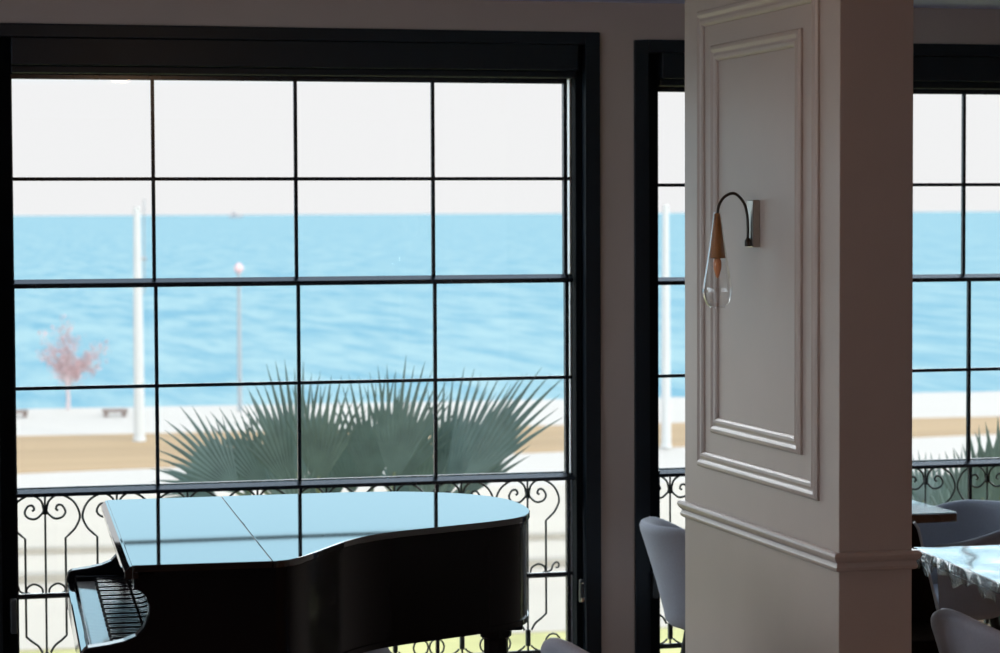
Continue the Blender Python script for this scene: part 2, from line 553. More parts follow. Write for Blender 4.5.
# ------------------------------------------------------------------ wrought iron balustrades outside the windows
def make_balustrade(label, c0, pitch, n, x0, x1, group):
    Y = 8.965
    root = tag(empty('balustrade', ((x0 + x1) / 2, Y, 0.0)), label, 'railing', group)
    ox = (x0 + x1) / 2
    for z, r in ((0.868, .012), (0.493, .008), (0.205, .009)):
        MB().box(x0 - ox, -r, z - r, x1 - ox, r, z + r).build('rail', M['iron'], root, bevel=.002)
    for x in (x0 + .012, x1 - .012):
        MB().box(x - ox - .012, -.012, 0.03, x - ox + .012, .012, .872).build('post', M['iron'], root, bevel=.002)
    r = 0.0041
    half = pitch / 2
    k = half / 0.1262

    def rod(nm, c, pts, s, rr=r, cat=True, n_=5):
        P = [(c - ox + s * dx * k, 0, z) for dx, z in pts]
        P = catmull(P, n_) if cat else [Vector(p) for p in P]
        return MB().tube(P, rr, 6).build(nm, M['iron'], root, smooth=True)
    heart = [(.004, .795), (.015, .833), (.052, .852), (.100, .826), (.1215, .777), (.107, .735), (.082, .708)]
    scroll = [(.004, .80), (.011, .786), (.033, .768), (.059, .772), (.071, .791), (.060, .813), (.044, .815), (.038, .802), (.046, .796)]
    curl = [(.010, .50), (.015, .522), (.04, .536), (.062, .527), (.068, .51), (.056, .502)]
    outcurl = [(.0705, .503), (.090, .512), (.097, .530), (.110, .541), (.120, .533), (.117, .521), (.108, .521)]
    foot = [(.0705, .35), (.052, .333), (.028, .314), (.014, .290)]
    splay = [(.012, .232), (.022, .222), (.04, .212)]
    ring = [(.126 - .03 + .028 * math.cos(a), .243 + .030 * math.sin(a)) for a in [PI * 1.5 + i * PI / 6 for i in range(12)]]
    for i in range(n):
        c = c0 + pitch * i
        if c > x1 - .02 or c < x0 + .02:
            continue
        MB().tube([(c - ox, 0, .205), (c - ox, 0, .868)], r * .95, 6).build('bar', M['iron'], root, smooth=True)
        for z0, z1 in ((.783, .812), (.230, .292)):
            w = .0085
            MB().box(c - ox - w, -w, z0, c - ox + w, w, z1).build('collar', M['iron'], root, bevel=.003)
        for s in (-1, 1):
            if not (x0 + .01 < c + s * .09 < x1 - .01):
                continue
            m = MB()
            H = catmull([(c - ox + s * dx * k, 0, z) for dx, z in heart], 5)
            V = [Vector((c - ox + s * .0705 * k, 0, .698)), Vector((c - ox + s * .0705 * k, 0, .36))]
            Fo = catmull([(c - ox + s * dx * k, 0, z) for dx, z in foot], 5)
            m.tube(H + V + Fo, r, 6)
            m.build('side_bar', M['iron'], root, smooth=True)
            rod('scroll', c, scroll, s)
            for pts in (curl, outcurl, splay):
                rod('curl', c, pts, s, r * .9)
            rod('curl', c, ring, s, r * .9, False)
    return root


make_balustrade('wrought iron scroll railing outside the big window behind the piano', 0.652 * 8.965 / 8.95, 0.2526, 8, 0.40, 2.66, 'wrought iron railings')
make_balustrade('wrought iron scroll railing outside the window beside the dining tables', 2.978, 0.26, 9, 2.74, 5.08, 'wrought iron railings')

# ------------------------------------------------------------------ panelled pillar
PX0, PX1, PY0, PY1 = 2.493, 2.70, 6.107, 7.36
pil = empty('pillar', (PX0, PY0, 0))
tag(pil, 'taupe painted square pillar with panel mouldings and a chair rail', None, kind='structure')
MB().box(0, 0, 0, PX1 - PX0, PY1 - PY0, ZC).build('shaft', M['pillar'], pil, bevel=.003)


def sweep_rect(name, y0, y1, z0, z1, prof):
    """moulding frame on the -X face, mitred; prof of (inset, height)"""
    m = MB()
    n = len(prof)
    for d, h in prof:
        m.v += [(-h, y0 + d, z0 + d), (-h, y1 - d, z0 + d), (-h, y1 - d, z1 - d), (-h, y0 + d, z1 - d)]
    for i in range(n - 1):
        for j in range(4):
            m.f.append((i * 4 + j, i * 4 + (j + 1) % 4, (i + 1) * 4 + (j + 1) % 4, (i + 1) * 4 + j))
    return m.build(name, M['pillar'], pil, smooth=True, angle=25)


PROF = [(0, -.001), (0, .007), (.006, .0125), (.014, .0145), (.020, .012), (.023, .009), (.027, .0085), (.034, .0115), (.041, .010), (.047, .005), (.049, -.001)]
sweep_rect('panel_moulding', 6.243 - PY0, 7.217 - PY0, 1.071, 2.446, PROF)
sweep_rect('panel_moulding', 6.366 - PY0, 7.094 - PY0, 1.182, 2.336, PROF)
cr = MB()
prof = [(-.001, .899), (.010, .899), (.016, .903), (.018, .910), (.013, .917), (.012, .922), (.020, .926), (.027, .933), (.029, .940), (.026, .946), (.018, .949), (-.001, .949)]
w, d = PX1 - PX0, PY1 - PY0
for h, z in [(h_ * .66, z_) for h_, z_ in prof]:
    cr.v += [(-h, -h, z), (w + h, -h, z), (w + h, d + h, z), (-h, d + h, z)]
for i in range(len(prof) - 1):
    for j in range(4):
        cr.f.append((i * 4 + j, i * 4 + (j + 1) % 4, (i + 1) * 4 + (j + 1) % 4, (i + 1) * 4 + j))
cr.build('chair_rail', M['pillar'], pil, smooth=True, angle=25)

# ------------------------------------------------------------------ wall lamp on the pillar
SY = 6.722
lamp = empty('wall_lamp', (PX0, SY, 1.807))
tag(lamp, 'teardrop glass wall lamp with wooden cone hanging from a curved arm on the pillar', 'lamp')
lx, lz = PX0, 1.807
MB().box(-.021, -.025, 1.741 - lz, 0, .025, 1.875 - lz).build('backplate', M['nickel'], lamp, bevel=.0025)
sx = -.027
arm_pts = catmull([(sx, 0, 1.762 - lz), (sx, 0, 1.80 - lz), (sx - .003, 0, 1.838 - lz), (sx - .014, 0, 1.870 - lz), (sx - .040, 0, 1.8935 - lz), (sx - .068, 0, 1.886 - lz), (sx - .086, 0, 1.862 - lz), (sx - .0915, 0, 1.832 - lz)], 6)
MB().tube(arm_pts, .0042, 10).build('arm', M['bronze'], lamp, smooth=True)
sk = MB()
sk.lathe([(.0085, 0), (.0095, .002), (.0095, .016), (.007, .020), (.0045, .024)], 16, (sx, 0, 1.744 - lz))
sk.tube([(-.021, 0, 1.752 - lz), (sx, 0, 1.752 - lz)], .005, 10)
sk.build('arm_socket', M['bronze'], lamp, smooth=True)
cx = sx - .0915
wood = [(.006, 1.838), (.008, 1.836), (.0125, 1.80), (.017, 1.765), (.0215, 1.730), (.0232, 1.714), (.021, 1.711), (.010, 1.711)]
MB().lathe([(r, z - lz) for r, z in wood], 24, (cx, 0, 0)).build('cone', M['wood'], lamp, smooth=True)
outer = [(.0095, 1.842), (.0135, 1.815), (.018, 1.78), (.0235, 1.74), (.030, 1.70), (.0365, 1.66), (.0415, 1.632), (.0425, 1.618), (.040, 1.600), (.033, 1.584), (.022, 1.573)]
g = MB()
vs, fs, n = [], [], 40
for r_, z in outer:
    for j in range(n):
        a = 2 * PI * j / n
        vs.append((cx + r_ * math.cos(a), r_ * math.sin(a), z - lz))
for i in range(len(outer) - 1):
    for j in range(n):
        fs.append((i * n + j, i * n + (j + 1) % n, (i + 1) * n + (j + 1) % n, (i + 1) * n + j))
g.add(vs, fs)
g.tube([(cx + .0215 * math.cos(a * PI / 16), .0215 * math.sin(a * PI / 16), 1.573 - lz) for a in range(33)], .0016, 6)
g.build('lamp_shade', M['shade'], lamp, smooth=True, angle=60)
MB().lathe([(.004, 1.712 - lz), (.0095, 1.708 - lz), (.0115, 1.695 - lz), (.0105, 1.680 - lz), (.006, 1.664 - lz), (.0015, 1.655 - lz)], 20, (cx, 0, 0)).build('bulb', M['amber'], lamp, smooth=True)

# ------------------------------------------------------------------ grand piano
PO = on_z(132, 565.5, .966)
PB = on_z(107, 500, .966)
vv = Vector((PB.x - PO.x, PB.y - PO.y, 0)).normalized()
ang = math.atan2(-vv.x, vv.y)           # rotation of the piano about z (local x = towards the tail, local y = towards the window)
piano = empty('grand_piano', (PO.x, PO.y, 0), ang)
tag(piano, 'glossy black grand piano with closed lid in front of the sea window', 'piano')
curve = [(.36, .0), (.405, .028), (.46, .112), (.53, .245), (.59, .352), (.666, .448), (.76, .521), (.914, .602), (1.065, .686), (1.157, .770), (1.206, .90), (1.217, 1.06), (1.199, 1.22), (1.137, 1.345), (1.04, 1.44), (.90, 1.50), (.74, 1.518)]
cs = [(p.x, p.y) for p in catmull([(a, b, 0) for a, b in curve], 6)]
FOLD = .352
ZL = .966


def inset_curve(d):
    out = []
    n = len(cs)
    for i in range(n):
        a = Vector(cs[max(i - 1, 0)])
        b = Vector(cs[min(i + 1, n - 1)])
        t_ = (b - a).normalized()
        nrm = Vector((-t_.y, t_.x))
        p = Vector(cs[i]) + nrm * d
        out.append((p.x, p.y))
    return out


def sheet_prism(m, pts, z0, z1):
    m.prism(pts, z0, z1, 'z')
    return m


lid = MB()
sheet_prism(lid, [(FOLD + .001, 0.0)] + cs + [(FOLD + .001, 1.495)], ZL - .018, ZL)
lid_o = lid.build('lid', M['lacquer'], piano, bevel=.0018)
flap = MB()
flap.prism([(0, 0), (FOLD - .001, 0), (FOLD - .001, 1.495), (0, 1.473)], ZL - .018, ZL, 'z')
flap.prism([(0, 0), (.016, 0), (.016, 1.473), (0, 1.473)], ZL - .034, ZL - .0175, 'z')
flap.prism([(.001, ZL - .0015), (-.005, ZL - .002), (-.019, ZL - .015), (-.019, ZL - .033), (.001, ZL - .034)], 0.0, 1.473, 'y')
flap_o = flap.build('front_lid', M['lacquer'], piano, bevel=.0018)
hg = MB()
for v_ in (.25, .74, 1.22):
    hg.box(FOLD - .012, v_ - .05, ZL - .022, FOLD + .012, v_ + .05, ZL - .0185)
hg.build('hinge', M['brass'], flap_o)
# rim: solid curved case under the lid
ZR0, ZR1 = .652, .943
ic = inset_curve(.009)
rim = MB()
rim.prism([(.055, .010), (.36, .010)] + [p for p in ic if p[0] > .362 or p[1] > .5] + [(.36, 1.484), (.055, 1.468)], ZR0, ZR1, 'z')
rim.build('case', M['case'], piano, smooth=True, angle=30)
band = inset_curve(.004)
lb = MB()
lb.prism([(.055, .004), (.36, .004)] + [p for p in band if p[0] > .362 or p[1] > .5] + [(.36, 1.49), (.055, 1.474)], ZR1 - .006, ZR1 + .004, 'z')
lb.prism([(.055, .004), (.36, .004)] + [p for p in band if p[0] > .362 or p[1] > .5] + [(.36, 1.49), (.055, 1.474)], ZR0 - .004, ZR0 + .012, 'z')
lb.build('case_moulding', M['case'], piano, smooth=True, angle=30)
# arms (cheeks) at both ends of the keyboard
arm = [(-.128, .640), (-.128, .735), (-.122, .752), (-.110, .760), (-.06, .766), (-.020, .774), (.008, .785), (.028, .806), (.040, .838), (.0415, .862), (.034, .884), (.020, .898), (.004, .905), (.004, .943), (.07, .943), (.07, .640)]
MB().prism([(a, b) for a, b in arm], .014, .066, 'y').build('arm', M['case'], piano, bevel=.005, segs=3)
MB().prism([(a, b) for a, b in arm], 1.412, 1.464, 'y').build('arm', M['case'], piano, bevel=.005, segs=3)
MB().box(-.112, .066, .640, .08, 1.412, .700).build('key_bed', M['case'], piano, bevel=.003)
MB().box(-.126, .066, .655, -.104, 1.412, .727).build('key_slip', M['lacquer'], piano, bevel=.004)
for a, b in ((.066, .112), (1.366, 1.412)):
    MB().box(-.103, a, .700, .048, b, .748).build('key_block', M['case'], piano, bevel=.005)
fb = MB()
fbp = [(.049, .700), (.049, .80), (.046, .85), (.036, .89), (.022, .918), (.018, .943), (.075, .943), (.075, .700)]
fb.prism(fbp, .068, 1.410, 'y')
fb.build('fallboard', M['lacquer'], piano, smooth=True, angle=50)
MB().box(.040, .112, .736, .0475, 1.366, .742).build('felt_strip', M['felt'], piano)
# keys: 52 white, 36 black
ky0, ky1 = .114, 1.364
pitch = (ky1 - ky0) / 52
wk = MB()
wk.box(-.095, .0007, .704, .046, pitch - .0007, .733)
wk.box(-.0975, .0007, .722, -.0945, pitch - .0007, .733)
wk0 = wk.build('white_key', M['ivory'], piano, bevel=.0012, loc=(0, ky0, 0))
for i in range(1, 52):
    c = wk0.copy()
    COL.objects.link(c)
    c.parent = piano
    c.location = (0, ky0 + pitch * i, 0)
bk = MB()
bk.prism([(-.047, .732), (-.040, .7455), (.046, .7455), (.046, .732)], -.0052, .0052, 'y')
first = None
for i in range(51):
    # white keys counted from the treble end (C B A G F E D ...): no black between B-C and E-F
    nt_ = ['C', 'B', 'A', 'G', 'F', 'E', 'D'][i % 7]
    if nt_ in ('C', 'F'):
        continue
    y = ky0 + pitch * (i + 1)
    if first is None:
        first = bk.build('black_key', M['ebony'], piano, bevel=.0015, loc=(0, y, 0))
    else:
        c = first.copy()
        COL.objects.link(c)
        c.parent = piano
        c.location = (0, y, 0)


def piano_leg(u, v):
    m = MB()
    m.lathe([(.036, .598), (.046, .606), (.048, .63), (.048, .648)], 8, (u, v, 0))
    m.lathe([(.024, .075), (.026, .10), (.030, .25), (.034, .42), (.036, .53), (.036, .60)], 8, (u, v, 0))
    lo = m.build('leg', M['case'], piano, smooth=True, angle=30)
    q = MB()
    q.box(u - .09, v - .07, .632, u + .065, v + .07, .653)
    q.build('leg_bracket', M['case'], lo, bevel=.003)
    q = MB()
    q.lathe([(.012, .055), (.012, .078), (.020, .08)], 12, (u, v, 0))
    q.prism([(u - .004 + .027 * math.cos(a * PI / 8), .028 + .027 * math.sin(a * PI / 8)) for a in range(16)], v - .009, v + .009, 'y')
    q.build('caster', M['brass'], lo, smooth=True)


piano_leg(1.095, .86)
piano_leg(.16, .13)
piano_leg(.16, 1.34)
ly = MB()
for v_ in (.66, .82):
    ly.tube([(.33, v_, .64), (.31, v_, .16)], .014, 8)
ly.box(.27, .60, .09, .36, .88, .16)
lyo = ly.build('pedal_lyre', M['case'], piano, bevel=.004)
for v_ in (.68, .74, .80):
    MB().tube([(.28, v_, .118), (.20, v_, .112), (.15, v_, .100)], [.006, .009, .013], 8).build('pedal', M['brass'], lyo, smooth=True)
pin = MB().tube([(.035, .055, .907), (.035, .055, .943)], .0025, 8)
pin.build('chrome_pin', M['chrome'], piano, smooth=True)  # thin upright chrome pin between arm and lid


# ------------------------------------------------------------------ upholstered tub chairs
def make_tub(label, group, loc, rz, htop=.78, harm=.61, rad=1.0, flat=.30, lin=False):
    root = tag(empty('tub_chair', loc, rz), label, 'chair', group)
    nphi = 33
    pmax = math.radians(128)

    def top(phi):
        a = abs(phi) / pmax
        s = min(max((a - flat) / (1 - flat), 0), 1)
        s = s ** 1.15 if lin else s * s * (3 - 2 * s)
        return htop + (harm - htop) * s

    def P(phi, z, zt, off):
        f = (z - .40) / (htop - .40)
        R = (.195 + .098 * max(f, 0) ** 1.2) * rad - off
        # back leans, front of arms pulled in
        x = -math.cos(phi) * R * 1.04 + (.0 if abs(phi) < PI / 2 else (-math.cos(phi)) * .04)
        y = math.sin(phi) * R
        return (x, y, z)
    T = .042
    rows = []
    ts = [0, .05, .15, .3, .45, .6, .75, .88, .96]
    for t_ in ts:
        rows.append([P(-pmax + 2 * pmax * j / (nphi - 1), .40 + (top(-pmax + 2 * pmax * j / (nphi - 1)) - .03 - .40) * t_, 0, .014 if t_ == 0 else 0) for j in range(nphi)])
    for a in range(0, 7):
        th = PI * a / 6
        row = []
        for j in range(nphi):
            phi = -pmax + 2 * pmax * j / (nphi - 1)
            row.append(P(phi, top(phi) - .03 + .03 * math.sin(th), 0, T / 2 - T / 2 * math.cos(th)))
        rows.append(row)
    for t_ in reversed(ts[:-1]):
        rows.append([P(-pmax + 2 * pmax * j / (nphi - 1), .40 + (top(-pmax + 2 * pmax * j / (nphi - 1)) - .03 - .40) * t_, 0, T) for j in range(nphi)])
    m = MB()
    m.grid(rows)
    # close the two front edges of the arms and the bottom
    nr = len(rows)
    for j in (0, nphi - 1):
        m.f.append(tuple(i * nphi + j for i in range(nr)))
    m.grid([rows[0], rows[-1]])
    sh = m.build('backrest', M['fabric'], root, smooth=True, angle=50)
    s = MB()
    prof_s = [(.02, .385), (.17, .385), (.19, .395), (.205, .42), (.210, .445), (.200, .462), (.15, .470), (.02, .473)]
    s.lathe(prof_s, 28, (0.02, 0, 0))
    s.build('seat', M['fabric'], root, smooth=True, angle=60)
    for sx_, sy_ in ((1, 1), (1, -1), (-1, 1), (-1, -1)):
        MB().tube([(.02 + sx_ * .105, sy_ * .105, .40), (.02 + sx_ * .165, sy_ * .165, 0.0)], [.019, .010], 10).build('leg', M['darkleg'], root, smooth=True)
    return root


make_tub('grey tub chair standing left of the pillar in front of the window', 'grey tub chairs', (2.945, 8.27, 0), 0, htop=.765)
make_tub('grey tub chair behind the film wrapped table, its curved arm sweeping down', 'grey tub chairs', (3.87, 8.35, 0), PI + .06, htop=.764, harm=.672, rad=1.12, flat=.42)
make_tub('grey tub chair at the bottom right corner, only its rounded back showing', 'grey tub chairs', (3.12, 6.24, 0), .2, htop=.775, harm=.55, flat=.03, lin=True)
make_tub('grey chair back peeking up below the window near the piano tail', 'grey tub chairs', (1.972, 6.10, 0), .3, htop=.777, harm=.53, flat=.03, lin=True)

# dark chair half hidden behind the pillar
dc = tag(empty('side_chair', (3.243, 7.58, 0), 0), 'dark leather chair almost hidden behind the brown side of the pillar', 'chair')
yb = .215
bk_ = MB()
bk_.prism([(-.25, .40), (.314, .40), (.297, .46), (.216, .775), (.196, .80), (-.17, .80), (-.195, .775)], yb - .02, yb + .02, 'y')
bko = bk_.build('backrest', M['leather'], dc, bevel=.008, segs=3)
MB().tube([(.314, yb - .02, .41), (.298, yb - .02, .46), (.217, yb - .02, .775), (.201, yb - .02, .799)], .005, 8).build('rim_highlight', M['rim_highlight'], bko, smooth=True)  # pale strip: window light along the back's edge, put into the colour
MB().box(-.23, yb - .42, .40, .235, yb - .02, .47).build('seat', M['leather'], dc, bevel=.02, segs=3)
for a in (-1, 1):
    for yy in (yb - .38, yb - .03):
        MB().tube([(a * .19, yy, .41), (a * .21, yy, 0)], [.018, .011], 10).build('leg', M['darkleg'], dc, smooth=True)

# small round pouf behind the piano
pf = tag(empty('pouf', (1.50, 8.02, 0)), 'low round grey pouf between the piano and the window', 'stool')
MB().lathe([(.15, .05), (.19, .07), (.205, .16), (.21, .28), (.20, .40), (.17, .455), (.10, .478), (.02, .482)], 32).build('cushion', M['fabric2'], pf, smooth=True, angle=60)
MB().lathe([(.14, .0), (.15, .012), (.15, .05)], 24).build('base', M['darkleg'], pf, smooth=True)


# ------------------------------------------------------------------ dining tables
def make_table(label, loc, rz, w, d, film, grp):
    root = tag(empty('dining_table', loc, rz), label, 'table', grp)
    zt = .775
    MB().box(0, 0, zt - .032, w, d, zt).build('tabletop', M['tabletop'], root, bevel=.003)
    p = MB()
    p.box(w / 2 - .04, d / 2 - .04, .02, w / 2 + .04, d / 2 + .04, zt - .032)
    p.build('pedestal', M['darkleg'], root, bevel=.005)
    b = MB()
    b.box(w / 2 - .22, d / 2 - .22, 0, w / 2 + .22, d / 2 + .22, .02)
    b.build('base', M['darkleg'], root, bevel=.005)
    return root


T1 = make_table('dark table with a shiny top beside the window, behind the pillar', (3.02, 8.15, 0), 0, .755, .53, False, 'dining tables')
T2 = make_table('dining table wrapped in clear plastic film at the right edge', (3.17, 6.545, 0), math.radians(-5.5), 1.15, .765, True, 'dining tables')
f1 = MB()
f1.grid([[(.755 * i / 20, .53 * j / 12, .7788 + .0006 * math.sin(i * 1.7 + j) * math.sin(j * 1.3)) for i in range(21)] for j in range(13)])
f1.build('plastic_film', M['film_flat'], T1, smooth=True, angle=80)
# crumpled film: skirt along the two visible edges and a rumpled sheet on top
rnd = random.Random(3)
film = MB()
zt = .7765
nx, ny = 46, 30
w_, d_ = 1.15, .765


def wr(x, y):
    return .0012 * math.sin(23 * x + 9 * y + 2 * math.sin(7 * y)) * math.sin(5 * x + 13 * y) + .0010 * math.sin(41 * x - 22 * y)


rows = []
for j in range(ny + 1):
    y = -.004 + (d_ + .008) * j / ny
    rows.append([(-.006 + (w_ + .012) * i / nx, y, zt + .0042 + wr(i / nx * 1.2, y)) for i in range(nx + 1)])
film.grid(rows)
ft = film.build('plastic_film', M['film_flat'], T2, smooth=True, angle=80)
ft['label'] = 'clear plastic film stretched over the top'
film = MB()
# left skirt, hanging unevenly
rows = []
nk = 60
for k_ in range(6):
    row = []
    for i in range(nk + 1):
        t_ = i / nk
        y = -.004 + (d_ + .008) * t_
        dep = (.050 + .012 * math.sin(t_ * 17) + .008 * math.sin(t_ * 41 + 1)) * k_ / 5
        x = -.006 - .010 * math.sin(k_ / 5 * PI * .6) - .004 * (k_ / 5) * math.sin(t_ * 37 + k_ * .6) - .002 * (k_ / 5) * math.sin(t_ * 71)
        row.append((x, y, zt + .0042 + (wr(0, y) if k_ == 0 else 0) - dep))
    rows.append(row)
film.grid(rows)
# front skirt, with a long loose tail at the corner
rows = []
for k_ in range(10):
    row = []
    for i in range(nk + 1):
        t_ = i / nk
        x = -.006 + (w_ + .012) * t_
        dep = (.045 + .010 * math.sin(t_ * 23) + .20 * math.exp(-((t_ - .03) / .045) ** 2)) * k_ / 9
        y = -.004 - .010 * math.sin(k_ / 9 * PI * .6) - .010 * (k_ / 9) * math.sin(t_ * 120 + k_ * .35)
        row.append((x, y, zt + .0042 - dep))
    rows.append(row)
film.grid(rows)
fo = film.build('film_skirt', M['film'], T2, smooth=True, angle=80)
fo['label'] = 'crumpled plastic film hanging from the edge'


# ------------------------------------------------------------------ outdoors: ground bands down to the sea
ZG = -4.0
SH = math.radians(4.0)
ud = Vector((math.cos(SH), -math.sin(SH), 0))      # along the shore
nd = Vector((math.sin(SH), math.cos(SH), 0))       # out to sea


def shore_n(x, y, z=ZG):
    p = on_z(x, y, z)
    return p.dot(nd)


def band(name, n0, n1, mat, z0=ZG - .4, z1=ZG, label=None):
    m = MB()
    L_ = 260
    cs_ = [ud * (-L_) + nd * n0, ud * L_ + nd * n0, ud * L_ + nd * n1, ud * (-L_) + nd * n1]
    m.prism([(c.x, c.y) for c in cs_], z0, z1, 'z')
    return tag(m.build(name, mat), label, None, kind='structure')


n_sea = shore_n(500, 401)
n_sand1 = shore_n(500, 427)
n_sand0 = shore_n(500, 457)
n_pav = shore_n(500, 487)
n_grass = shore_n(500, 634)
band('lawn', 9.5, n_grass, M['grass'], label='strip of sunlit grass below the window')
band('pavement', n_grass, n_pav, M['pave'], z1=ZG + .02, label='pale pavement between lawn and road')
band('kerb', n_grass + 6.2, n_grass + 6.6, M['kerb'], z1=ZG + .14)
band('kerb_stone_edge', n_grass + 9.6, n_grass + 9.9, M['kerb'], z1=ZG + .12)
band('road', n_pav, n_sand1, M['road'], z1=ZG, label='bright sunlit road beyond the railing')
# the sand strip narrows to the right: its near edge is not parallel to the shore
qa, qb = on_z(60, 472, ZG), on_z(940, 436.5, ZG)
qd = (qb - qa).normalized()
sp_ = []
for L_ in (-75, 46):
    p_ = qa + qd * L_
    sp_.append(p_)
far_ = []
for p_ in reversed(sp_):
    far_.append(p_ + nd * (n_sand1 - p_.dot(nd)))
m = MB()
m.prism([(p_.x, p_.y) for p_ in sp_ + far_], ZG - .3, ZG + .02, 'z')
tag(m.build('sand_ground', M['sand']), 'tan sand strip beside the road', None, kind='structure')
band('promenade', n_sand1, n_sea, M['road'], z0=ZG - 4, z1=ZG + .02, label='white promenade along the sea')
m = MB()
L_ = 60000
cs_ = [ud * (-L_) + nd * (n_sea - 1), ud * L_ + nd * (n_sea - 1), ud * L_ + nd * 90000, ud * (-L_) + nd * 90000]
m.add([(c.x, c.y, ZG - 2.0) for c in cs_], [(0, 1, 2, 3)])
tag(m.build('sea', M['sea'], recalc=False), 'turquoise sea reaching to the horizon', None, kind='structure')


def ground_at(x, y):
    return on_z(x, y, ZG + .02)


def pole(label, px, pbase, ptop, wpx, mat, grp, bracket=False, lampb=False):
    g_ = ground_at(px, pbase)
    D = (g_ - EYE).dot(fwd)
    zt_ = EYE.z - (ptop - (213.5 - .0043 * (px - 500))) / F * D
    h = zt_ - g_.z
    r = wpx / F * D / 2
    root = tag(empty('lamp_post', g_), label, 'lamp post', grp)
    m_ = MB()
    m_.tube([(0, 0, 0), (0, 0, h * .5), (0, 0, h)], [r * 1.15, r, r * .72], 14)
    m_.lathe([(r * 1.35, 0), (r * 1.35, .06), (r * 1.18, .12)], 14)
    m_.build('pole', mat, root, smooth=True)
    if bracket:
        b_ = MB()
        b_.tube([(r * .6, 0, h * .62), (r * 1.4, 0, h * .64), (r * 1.5, 0, h + .2)], .018, 8)
        b_.tube([(r * .5, 0, h * .78), (r * 1.9, 0, h * .78)], .05, 8)
        b_.build('antenna', M['dimpole'], root, smooth=True)
    if lampb:
        l_ = MB()
        l_.lathe([(.02, h - .16), (.11, h - .1), (.14, h), (.10, h + .10), (.03, h + .16)], 14)
        l_.build('lamp_head', M['blossom'], root, smooth=True)
    return root


pole('thick white lamp post on the shore between the bench and the palm', 139.5, 441, 207, 9.5, M['white_paint'], 'lamp posts by the sea', bracket=True)
pole('thin pale lamp post with a round head behind the palm', 240, 411, 268, 4.2, M['dimpole'], 'lamp posts by the sea', lampb=True)
pole('white lamp post seen just left of the pillar', 666, 448, 205, 8.5, M['white_paint'], 'lamp posts by the sea')

for lab, px, py, wpx in (('low brown bench on the promenade, left of the white lamp post', 115, 416, 25), ('low brown bench on the promenade at the left window edge', 17, 417, 22)):
    g_ = ground_at(px, py)
    D = (g_ - EYE).dot(fwd)
    w_b = wpx / F * D
    root = tag(empty('bench', g_, -SH), lab, 'bench', 'promenade benches')
    MB().box(-w_b / 2, -.22, .12, w_b / 2, .22, .20).build('seat', M['bench'], root, bevel=.01)
    for s in (-1, 1):
        MB().box(s * w_b * .36 - .06, -.2, 0, s * w_b * .36 + .06, .2, .12).build('leg', M['bench'], root, bevel=.005)

# pink flowering tree on the promenade
g_ = ground_at(68, 409.5)
tree = tag(empty('flowering_tree', g_), 'small pink flowering tree on the promenade at the left', 'tree')
D = (g_ - EYE).dot(fwd)
sc_ = D / F
br = MB()
rt = random.Random(5)
br.tube([(0, 0, 0), (.02, 0, .35), (-.02, 0, .75)], [.075, .06, .05], 8)
tips = [(-22, 74), (-14, 60), (-6, 82), (2, 88), (10, 70), (18, 52), (28, 58), (40, 62), (30, 44), (-26, 56)]
fol = MB()
for dx, dz in tips:
    e = Vector((dx * sc_, rt.uniform(-.35, .35), dz * sc_))
    mid_ = Vector((dx * sc_ * .35, e.y * .4, .75 + (e.z - .75) * .45))
    P = catmull([(-.02, 0, .7), mid_, e], 5)
    br.tube(P, [.045 - .035 * i / (len(P) - 1) for i in range(len(P))], 6)
    for q in range(95):
        t_ = rt.uniform(.35, 1.05)
        p = P[min(int(t_ * (len(P) - 1)), len(P) - 1)] + Vector((rt.gauss(0, .12), rt.gauss(0, .12), rt.gauss(0, .12)))
        s_ = rt.uniform(.022, .05)
        a = Vector((rt.gauss(0, 1), rt.gauss(0, 1), rt.gauss(0, 1))).normalized()
        b = a.orthogonal().normalized()
        c_ = a.cross(b)
        fol.add([p + b * s_, p + c_ * s_, p - b * s_, p - c_ * s_], [(0, 1, 2, 3)])
        fol.add([p + a * s_, p + c_ * s_, p - a * s_, p - c_ * s_], [(0, 1, 2, 3)])
br.build('trunk', M['pale_bark'], tree, smooth=True)
fol.build('blossom', M['blossom'], tree, recalc=False)

# far ship on the horizon
dsh = 7000.0
dr = fwd + rgt * ((237 - 500) / F)
p = EYE + Vector((dr.x, dr.y, 0)) * dsh
ship = tag(empty('ship', (p.x, p.y, ZG - 2.0), -YAW), 'tiny distant ship on the sea horizon', 'ship')
hull = MB()
hull.prism([(-18, 0), (17, 0), (21, 6), (-19, 6)], -3, 3, 'y')
hull.build('hull', M['ship'], ship)
br_ = MB()
br_.box(-12, -2.5, 6, -1, 2.5, 12)
br_.box(-9, -1.5, 12, -5, 1.5, 16)
br_.build('superstructure', M['ship'], ship)


# ------------------------------------------------------------------ fan palms and planting below the window
def fan_blade(m, hub, direction, normal, R, spread, nseg, droop, rr):
    """folded leaflets radiating from hub, joined near the hub, free at the tips"""
    d0 = direction.normalized()
    nrm = (normal - d0 * normal.dot(d0)).normalized()
    sd = d0.cross(nrm)
    da = 2 * spread / nseg
    for i in range(nseg):
        a = -spread + da * (i + .5)
        dd = d0 * math.cos(a) + sd * math.sin(a)
        ss = -d0 * math.sin(a) + sd * math.cos(a)
        Ls = R * (1 - .22 * (abs(a) / spread) ** 2) * rr.uniform(.90, 1.05)
        wmax = math.tan(da / 2) * Ls * .56 * 1.06
        secs = [(0.02, .05), (.28, .53), (.54, 1.0), (.68, .66), (.84, .34), (1.0, .03)]
        dz = rr.uniform(.6, 1.4) * droop
        rows_ = []
        for t_, wf in secs:
            c = hub + dd * (Ls * t_) + Vector((0, 0, -dz * max(t_ - .45, 0) ** 2 * Ls))
            w_ = wmax * wf
            rows_.append([c - ss * w_ + nrm * (.0), c + nrm * (.22 * w_), c + ss * w_])
        m.grid(rows_)


